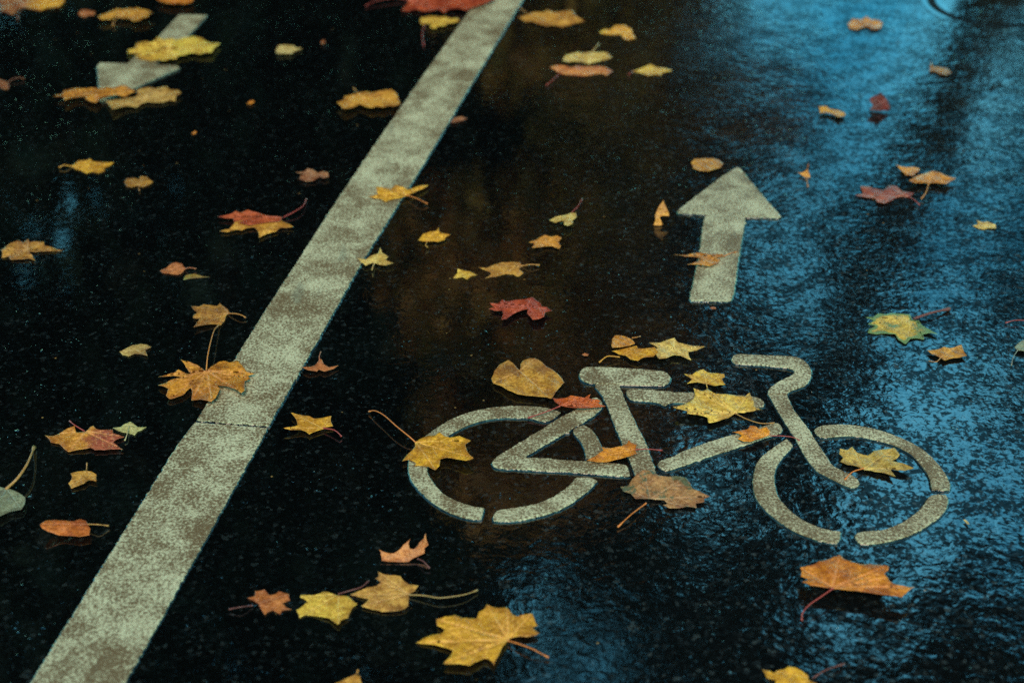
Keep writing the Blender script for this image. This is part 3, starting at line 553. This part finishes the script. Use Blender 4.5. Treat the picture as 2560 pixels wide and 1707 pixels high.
# ---------------------------------------------------------------- leaves
def inside(P, poly):
    x, y = P[:, 0], P[:, 1]; c = np.zeros(len(P), bool); n = len(poly)
    for i in range(n):
        x1, y1 = poly[i - 1]; x2, y2 = poly[i]
        if y1 == y2: continue
        k = ((y1 > y) != (y2 > y)) & (x < (x2 - x1) * (y - y1) / (y2 - y1) + x1); c ^= k
    return c
def segdist(P, A, B):
    d = B - A; L = float(d @ d) + 1e-12
    t = np.clip(((P - A) @ d) / L, 0, 1)
    return np.linalg.norm(P - (A + t[:, None] * d), axis=1), t
def tube(path, rads, n=8):
    V, F = [], []
    path = [Vector(p) for p in path]
    for i, p in enumerate(path):
        d = (path[min(i + 1, len(path) - 1)] - path[max(i - 1, 0)]).normalized()
        a = d.cross(Vector((0, 0, 1)))
        a = a.normalized() if a.length > 1e-5 else Vector((1, 0, 0))
        b = a.cross(d)
        for k in range(n):
            t = 2 * math.pi * k / n; V.append(p + (a * math.cos(t) + b * math.sin(t)) * rads[i])
    for i in range(len(path) - 1):
        for k in range(n):
            q = (k + 1) % n; F.append((i * n + k, i * n + q, (i + 1) * n + q, (i + 1) * n + k))
    F.append(tuple(range(n))); F.append(tuple(range((len(path) - 1) * n, len(path) * n)))
    return V, F
def smooth_path(p, sub=6):
    p = [np.array(q, float) for q in p]
    e = [2 * p[0] - p[1]] + p + [2 * p[-1] - p[-2]]
    out = []
    for i in range(1, len(e) - 2):
        for k in range(sub):
            t = k / sub
            out.append(.5 * ((2 * e[i]) + (e[i + 1] - e[i - 1]) * t + (2 * e[i - 1] - 5 * e[i] + 4 * e[i + 1] - e[i + 2]) * t * t + (3 * e[i] - e[i - 1] - 3 * e[i + 1] + e[i + 2]) * t ** 3))
    out.append(p[-1]); return out

def build_blade(name, poly, org, opt, seed, mats, parent, hfun=None):
    rnd = random.Random(seed); rs = np.random.RandomState(seed)
    A = np.array(poly)
    size = max(np.ptp(A[:, 0]), np.ptp(A[:, 1]) * .6)
    step = size / (70 if size > .07 else 44)
    toothy = .5 if 'oval' in parent.name or 'linden' in parent.name else 1.
    if area2(poly) < 0: poly = poly[::-1]
    fine = []
    for i in range(len(poly)):
        a, b = np.array(poly[i]), np.array(poly[(i + 1) % len(poly)])
        L = np.linalg.norm(b - a); n = max(1, int(L / (step * 1.1)))
        nn = np.array([(b - a)[1], -(b - a)[0]]) / (L + 1e-9)
        bow = rnd.uniform(-.07, .03) * L * toothy
        for k in range(n):
            s = k / n
            j = (bow * 4 * s * (1 - s) + rnd.gauss(0, .0035) * min(L, size * .3)) if k else 0
            fine.append(a + (b - a) * s + nn * j)
    fine = np.array(fine); nb = len(fine)
    lo, hi = fine.min(0), fine.max(0)
    gx, gy = np.meshgrid(np.arange(lo[0], hi[0], step), np.arange(lo[1], hi[1], step * 1.15))
    G = np.stack([gx.ravel(), gy.ravel()], 1)
    G[:, 0] += (np.floor((G[:, 1] - lo[1]) / (step * 1.15) + .5) % 2) * step * .5
    G += rs.uniform(-.15, .15, G.shape) * step
    G = G[inside(G, fine)]
    def bdist(P):
        d = np.full(len(P), 9.)
        for i in range(nb):
            q, _ = segdist(P, fine[i - 1], fine[i]); d = np.minimum(d, q)
        return d
    if len(G):
        G = G[bdist(G) > step * .5]
    P = np.vstack([fine, G]) if len(G) else fine
    vo, _, fo, _, _, _ = delaunay_2d_cdt([Vector(p) for p in P], [], [list(range(nb))], 1, 1e-7)
    V = np.array([(v.x, v.y) for v in vo]); F = [tuple(f) for f in fo]
    cen = A.mean(0)
    o = np.array(org) if org is not None else cen
    # veins run from the stalk to the tips of the lobes
    rr = np.linalg.norm(A - o, axis=1); rmax = rr.max(); n = len(A)
    tips = [i for i in range(n) if rr[i] >= rr[i - 1] and rr[i] >= rr[(i + 1) % n] and rr[i] > .42 * rmax]
    tips = sorted(tips, key=lambda i: -rr[i])[:9]
    vein = np.zeros(len(V)); w = size * .0085
    for i in tips:
        a, b = o, A[i]; d, t = segdist(V, a, b); ww = w * (1.25 - .8 * t)
        vein = np.maximum(vein, np.exp(-(d / ww) ** 2))
        m = b - a; L = np.linalg.norm(m); m = m / (L + 1e-9); pr = np.array([-m[1], m[0]])
        for f in (.28, .46, .63):
            for s in (-1, 1):
                a2 = a + m * L * f; b2 = a2 + (m * .75 + pr * .65 * s) * L * .26 * (1.1 - f * .5)
                d, t = segdist(V, a2, b2); vein = np.maximum(vein, .55 * np.exp(-(d / (w * .6)) ** 2))
    bd = bdist(V); rim = np.clip(1 - bd / (size * .07), 0, 1)
    # relief: leaves on the paint lie on top of it, the others lie in the water film
    onpaint = any(q in parent['label'] for q in ('line', 'arrow', 'bicycle', 'saddle', 'wheel'))
    q = V - o; r = np.linalg.norm(q, axis=1) / (rmax + 1e-9); th = np.arctan2(q[:, 1], q[:, 0])
    base = (.0055 if onpaint else .0022) + .5 * (opt.get('base', .0055) - .0055)
    if 'up' in opt: base = .0012
    wave = opt.get('wave', .045); ph = rnd.uniform(0, 6.28)
    h = base + rmax * r * r * (wave * np.sin(2 * th + ph) + .5 * abs(wave) * np.sin(5 * th + ph * 2.3) + (.035 if onpaint else .008))
    h += size * .012 * np.sin(V[:, 0] / size * 17 + ph) * np.sin(V[:, 1] / size * 13 + 2 * ph) * np.clip(bd / (size * .05), 0, 1)
    h -= size * .012 * vein
    h = np.maximum(h, min(base, .0050 if onpaint else .0016))
    if 'up' in opt:
        yb = V[:, 1].min(); h += opt['up'] * H * (1 - yb / V[:, 1])
    if hfun is not None: h = hfun(V, h)
    k = (1 - h / H)[:, None]
    W = np.hstack([V * k, h[:, None]]) - np.array(parent.location)
    me = mesh(name, W, F, mats)
    for nm, val in (('vein', vein), ('rim', rim)):
        at = me.attributes.new(nm, 'FLOAT', 'POINT'); at.data.foreach_set('value', val.astype(np.float32))
    bm = bmesh.new(); bm.from_mesh(me)
    for f in bm.faces:
        if f.normal.z < 0: f.normal_flip()
    bm.to_mesh(me); bm.free()
    ob = link(name, me, parent)
    sol = ob.modifiers.new('thickness', 'SOLIDIFY'); sol.thickness = .0006; sol.offset = -1
    return ob, V, h

def leaf(row, seed):
    kind, crop, label, cname, outline, stem, opt = row
    opt = dict(opt)
    poly = pts(outline, crop)
    A = np.array(poly); cen = A.mean(0)
    if len(poly) < 8: opt.setdefault('base', .002)
    root = link(kind, None, None, (cen[0], cen[1], 0))
    group = {'maple_leaf': MAPLE_GROUP, 'oval_leaf': OVAL_GROUP}.get(kind)
    tag(root, label, 'leaf' if kind != 'leaf_fragment' else 'leaf scrap', group or ('leaf scraps on the asphalt' if kind == 'leaf_fragment' else None))
    sp_ = pts(stem, crop) if stem else None
    org = pts(opt['org'], crop)[0] if 'org' in opt else (sp_[0] if sp_ else None)
    opt['rad'] = float(np.ptp(A[:, 0]) * .5)
    mat = leaf_material(cname, seed, opt)
    ob, V, h = build_blade('blade', poly, org, opt, seed, mat, root)
    if 'fold' in opt:                                    # half of the blade folded over
        fc, fs = opt['fold']; fp = pts(fs, crop)
        o2 = dict(opt); o2['base'] = .010; o2.pop('grad', None)
        fb = build_blade('folded_half', fp, org, o2, seed + 7, leaf_material(fc, seed + 7, o2), root,)[0]
        fb['label'] = 'red half of the leaf folded over the yellow half'
    if sp_:
        z0 = float(h[np.argmin(np.linalg.norm(V - np.array(sp_[0]), axis=1))])
        arch = opt.get('stemz', .008); n = len(sp_); P = []
        for i, p in enumerate(sp_):
            s = i / (n - 1); P.append(lift(p, z0 * (1 - s) + .004 * s + arch * 4 * s * (1 - s) * .6))
        P = smooth_path(P); rad = opt.get('stemr', .0010 if opt['rad'] > .035 else .0008)
        rads = [rad * (1.25 - .5 * (i / len(P)) ** .5) for i in range(len(P))]
        for i in range(-3, 0): rads[i] = rad * (1.2 + .25 * (i + 3))
        V2, F2 = tube(P, rads); base = root.location
        sc = opt.get('stemcol', cname)
        link('stem', mesh('stem', [v - base for v in V2], F2, plain('stem_' + sc, tuple(q * k for q, k in zip(PAL[sc][0], (.72, .40, .42))), .4, .3, 90.)), root)
    return root
for i, row in enumerate(LEAVES): leaf(row, 100 + i)

# ---------------------------------------------------------------- trees round the path (out of frame: most mirrored in the wet road, some added to block skylight)
def tree(name, label, x, y, ht, crown_r, crown_z0, col, col2, n_cards, trunk_r, seed, lean=(0, 0), card=.16, dens_top=1.):
    rs = np.random.RandomState(seed); rnd = random.Random(seed)
    root = link(name, None, None, (x, y, -.06)); tag(root, label, 'tree', 'trees beyond the path, seen only as reflections')
    V, F = [], []
    def add(path, r0, r1):
        n = len(path); v, f = tube(path, [r0 + (r1 - r0) * i / (n - 1) for i in range(n)], 10)
        k = len(V); V.extend(v); F.extend(tuple(a + k for a in q) for q in f)
    def axis(s): return Vector((lean[0] * ht * s + .12 * math.sin(3 * s + seed), lean[1] * ht * s + .1 * math.cos(2.5 * s + seed), ht * .92 * s))
    add([axis(i / 12) for i in range(13)], trunk_r, trunk_r * .18)
    cl = []
    for i in range(9):
        s = crown_z0 / ht * .85 + (.93 - crown_z0 / ht * .85) * i / 8
        cl.append((axis(s), .42 * crown_r * math.sin(math.pi * (.12 + .8 * i / 8)) ** .6 + .15))
    for i in range(26):
        s = rnd.uniform(crown_z0 / ht * .8, .95); a = rnd.uniform(0, 6.28)
        env = crown_r * math.sin(math.pi * min(1, max(.08, (s - crown_z0 / ht * .8) / (1.02 - crown_z0 / ht * .8)))) ** .6
        L = env * rnd.uniform(.55, 1.); p0 = axis(s)
        p1 = p0 + Vector((math.cos(a) * L, math.sin(a) * L, L * rnd.uniform(.15, .55)))
        pm = (p0 + p1) / 2 + Vector((rnd.uniform(-.2, .2), rnd.uniform(-.2, .2), .15 * L))
        add([p0, pm, p1], trunk_r * .32 * (1.1 - s), .012)
        cl += [(p1, .38 * env + .25), (pm, .30 * env + .25)]
    me = mesh('trunk', V, F, plain('bark', (.03, .024, .018), .85, .1, 12.)); link('trunk', me, root)
    per = n_cards // len(cl); VV = []; FF = []
    for c, rr in cl:
        d = rs.normal(0, 1, (per, 3)); d /= np.linalg.norm(d, axis=1)[:, None]
        p = np.array(c) + d * (rr * rs.uniform(.05, 1, (per, 1)) ** .5) * np.array([1, 1, .75])
        u = rs.normal(0, 1, (per, 3)); u /= np.linalg.norm(u, axis=1)[:, None]
        w = np.cross(u, rs.normal(0, 1, (per, 3))); w /= np.linalg.norm(w, axis=1)[:, None] + 1e-9
        s = card * rs.uniform(.6, 1.3, (per, 1))
        q = np.stack([p - u * s, p + w * s * .55 - u * s * .1, p + u * s, p - w * s * .55 - u * s * .1], 1)
        k = len(VV) * 4 if False else sum(len(z) for z in VV); VV.append(q.reshape(-1, 3))
        FF += [tuple(k + 4 * i + j for j in range(4)) for i in range(per)]
    VV = np.vstack(VV); VV[:, 2] = np.maximum(VV[:, 2], .1)
    key = 'foliage_%d_%d' % (int(col[0] * 1000), int(col[1] * 1000))
    if key not in _plain:
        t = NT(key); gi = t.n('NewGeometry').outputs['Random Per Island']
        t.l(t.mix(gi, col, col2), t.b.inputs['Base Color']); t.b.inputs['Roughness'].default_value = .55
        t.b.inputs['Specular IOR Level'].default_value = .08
        _plain[key] = t.m
    link('crown', mesh('crown', VV, FF, _plain[key], False), root)
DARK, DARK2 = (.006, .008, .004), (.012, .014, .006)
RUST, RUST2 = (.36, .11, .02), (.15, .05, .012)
def at(az, dist): return dist * math.sin(R(az)), dist * math.cos(R(az))
TREES = [
 # label, azimuth, distance, height, crown radius, crown start, palette, cards, trunk radius, lean
 ('tall dark tree standing beyond the path, leftmost of the row', -31.5, 12, 15, 3.0, 1.2, 'd', 9000, .22, (0, 0)),
 ('tall dark bushy tree left of the gap of sky over the far arrow', -20.8, 12.5, 11.5, 3.1, 1.0, 'd', 15000, .24, (0, 0)),
 ('tall dark tree right of the small gap of sky on the left', -11.5, 12, 16.5, 2.5, 1.0, 'd', 12000, .26, (0, 0)),
 ('broad dark tree straight beyond the long line', -6.5, 13, 16.5, 2.2, 1.0, 'd', 11000, .26, (0, 0)),
 ('russet autumn tree in front of the dark row, mirrored as the brown streak', 3.0, 9.5, 6.6, 1.1, 1.0, 'r', 11000, .12, (0, 0)),
 ('dark tree at the left side of the wide gap of sky', 4.4, 15, 12.6, 1.9, 1.0, 'd', 12000, .2, (0, 0)),
 ('slim leaning tree in the middle of the wide gap of sky', 20.6, 11, 13.2, .75, 4.4, 'd', 5200, .26, (-.215, 0)),
 ('added dark tree blocking skylight behind the photographer to the right', 128, 8, 14, 3.6, 2.5, 'd', 7000, .3, (0, 0)),  # unseen trees behind the camera, added to cut the skylight
 ('added dark tree blocking skylight behind the photographer to the left', 222, 8, 14, 3.8, 2.5, 'd', 7000, .3, (0, 0)),
 ('leaning dark tree whose sparse crown hangs over the path on the right', 36, 6.6, 6.2, 1.5, 5.0, 'd', 3000, .16, (-.44, .0)),
 ('added dark tree blocking skylight on the left side of the path', 270, 7, 13, 3.4, 2.0, 'd', 7000, .28, (0, 0)),  # unseen trees at both sides, added for the same skylight blocking
 ('added dark tree blocking skylight on the right side of the path', 82, 9, 14, 3.2, 2.0, 'd', 7000, .28, (0, 0)),
 ('small sparse tree right of the slim leaning tree', 22.5, 14, 8.2, 1.3, 1.0, 'd', 1500, .08, (0, 0)),
 ('far tall dark tree behind the row, above the upside-down arrow', -15, 17, 14.6, 3.2, 1.0, 'd', 9000, .3, (0, 0)),
 ('far tall dark tree behind the row, in line with the long line', -1.2, 18, 14.5, 3.0, 1.0, 'd', 13000, .3, (0, 0)),
 ('mid-sized dark tree filling the row, left of the long line', -7.5, 15.5, 13.5, 2.4, 1.0, 'd', 12000, .24, (0, 0)),
 ('mid-sized dark tree at the centre, just behind the russet autumn tree', -.4, 12.5, 9.6, 1.3, 1.0, 'd', 9000, .2, (0, 0)),
 ('spreading dark tree closing the gap of sky at the right', 34, 11.5, 14.5, 2.3, 3.0, 'd', 8000, .24, (.02, 0)),
]
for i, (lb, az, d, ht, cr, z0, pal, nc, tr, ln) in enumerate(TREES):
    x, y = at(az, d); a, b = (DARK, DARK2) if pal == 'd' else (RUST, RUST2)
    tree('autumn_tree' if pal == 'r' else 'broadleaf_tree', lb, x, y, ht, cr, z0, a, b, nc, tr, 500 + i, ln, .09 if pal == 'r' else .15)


# ---------------------------------------------------------------- light
SUN_EL = R(52)
w = bpy.data.worlds.new('World'); scene.world = w; w.use_nodes = True
nt = w.node_tree; bg = nt.nodes['Background']
sky = nt.nodes.new('ShaderNodeTexSky'); sky.sky_type = 'NISHITA'; sky.sun_disc = False
sky.sun_elevation = SUN_EL; sky.sun_rotation = math.pi; sky.air_density = 1.0; sky.dust_density = .6; sky.ozone_density = 2.0
tc = nt.nodes.new('ShaderNodeTexCoord')
cn = nt.nodes.new('ShaderNodeTexNoise'); cn.inputs['Scale'].default_value = 3.0; cn.inputs['Detail'].default_value = 5; cn.inputs['Roughness'].default_value = .55
nt.links.new(tc.outputs['Generated'], cn.inputs['Vector'])
rp = nt.nodes.new('ShaderNodeValToRGB'); e = rp.color_ramp.elements
e[0].position = .40; e[0].color = (.12, .98, 1.0, 1); e[1].position = .64; e[1].color = (1.6, 3.9, 3.0, 1)
nt.links.new(cn.outputs['Fac'], rp.inputs['Fac'])
mx_ = nt.nodes.new('ShaderNodeMix'); mx_.data_type = 'RGBA'; mx_.blend_type = 'MULTIPLY'; mx_.inputs[0].default_value = 1
nt.links.new(sky.outputs[0], mx_.inputs[6]); nt.links.new(rp.outputs[0], mx_.inputs[7]); nt.links.new(mx_.outputs[2], bg.inputs['Color'])
bg.inputs['Strength'].default_value = .15
sl = bpy.data.lights.new('sun', 'SUN'); sl.energy = 1.4; sl.angle = R(25); sl.color = (1, .75, .50)
so = link('sun', sl, None, (0, -3, 8)); so.rotation_euler = (R(90) - SUN_EL, 0, 0)   # high behind the camera
# light travels towards +Y and down
so.rotation_euler = Vector((0, math.cos(SUN_EL), -math.sin(SUN_EL))).to_track_quat('-Z', 'Y').to_euler()
scene.view_settings.view_transform = 'Standard'; scene.view_settings.look = 'None'
scene.view_settings.exposure = 1.22; scene.view_settings.gamma = 1
scene.render.engine = 'CYCLES'
scene.cycles.use_denoising = False
scene.cycles.max_bounces = 6
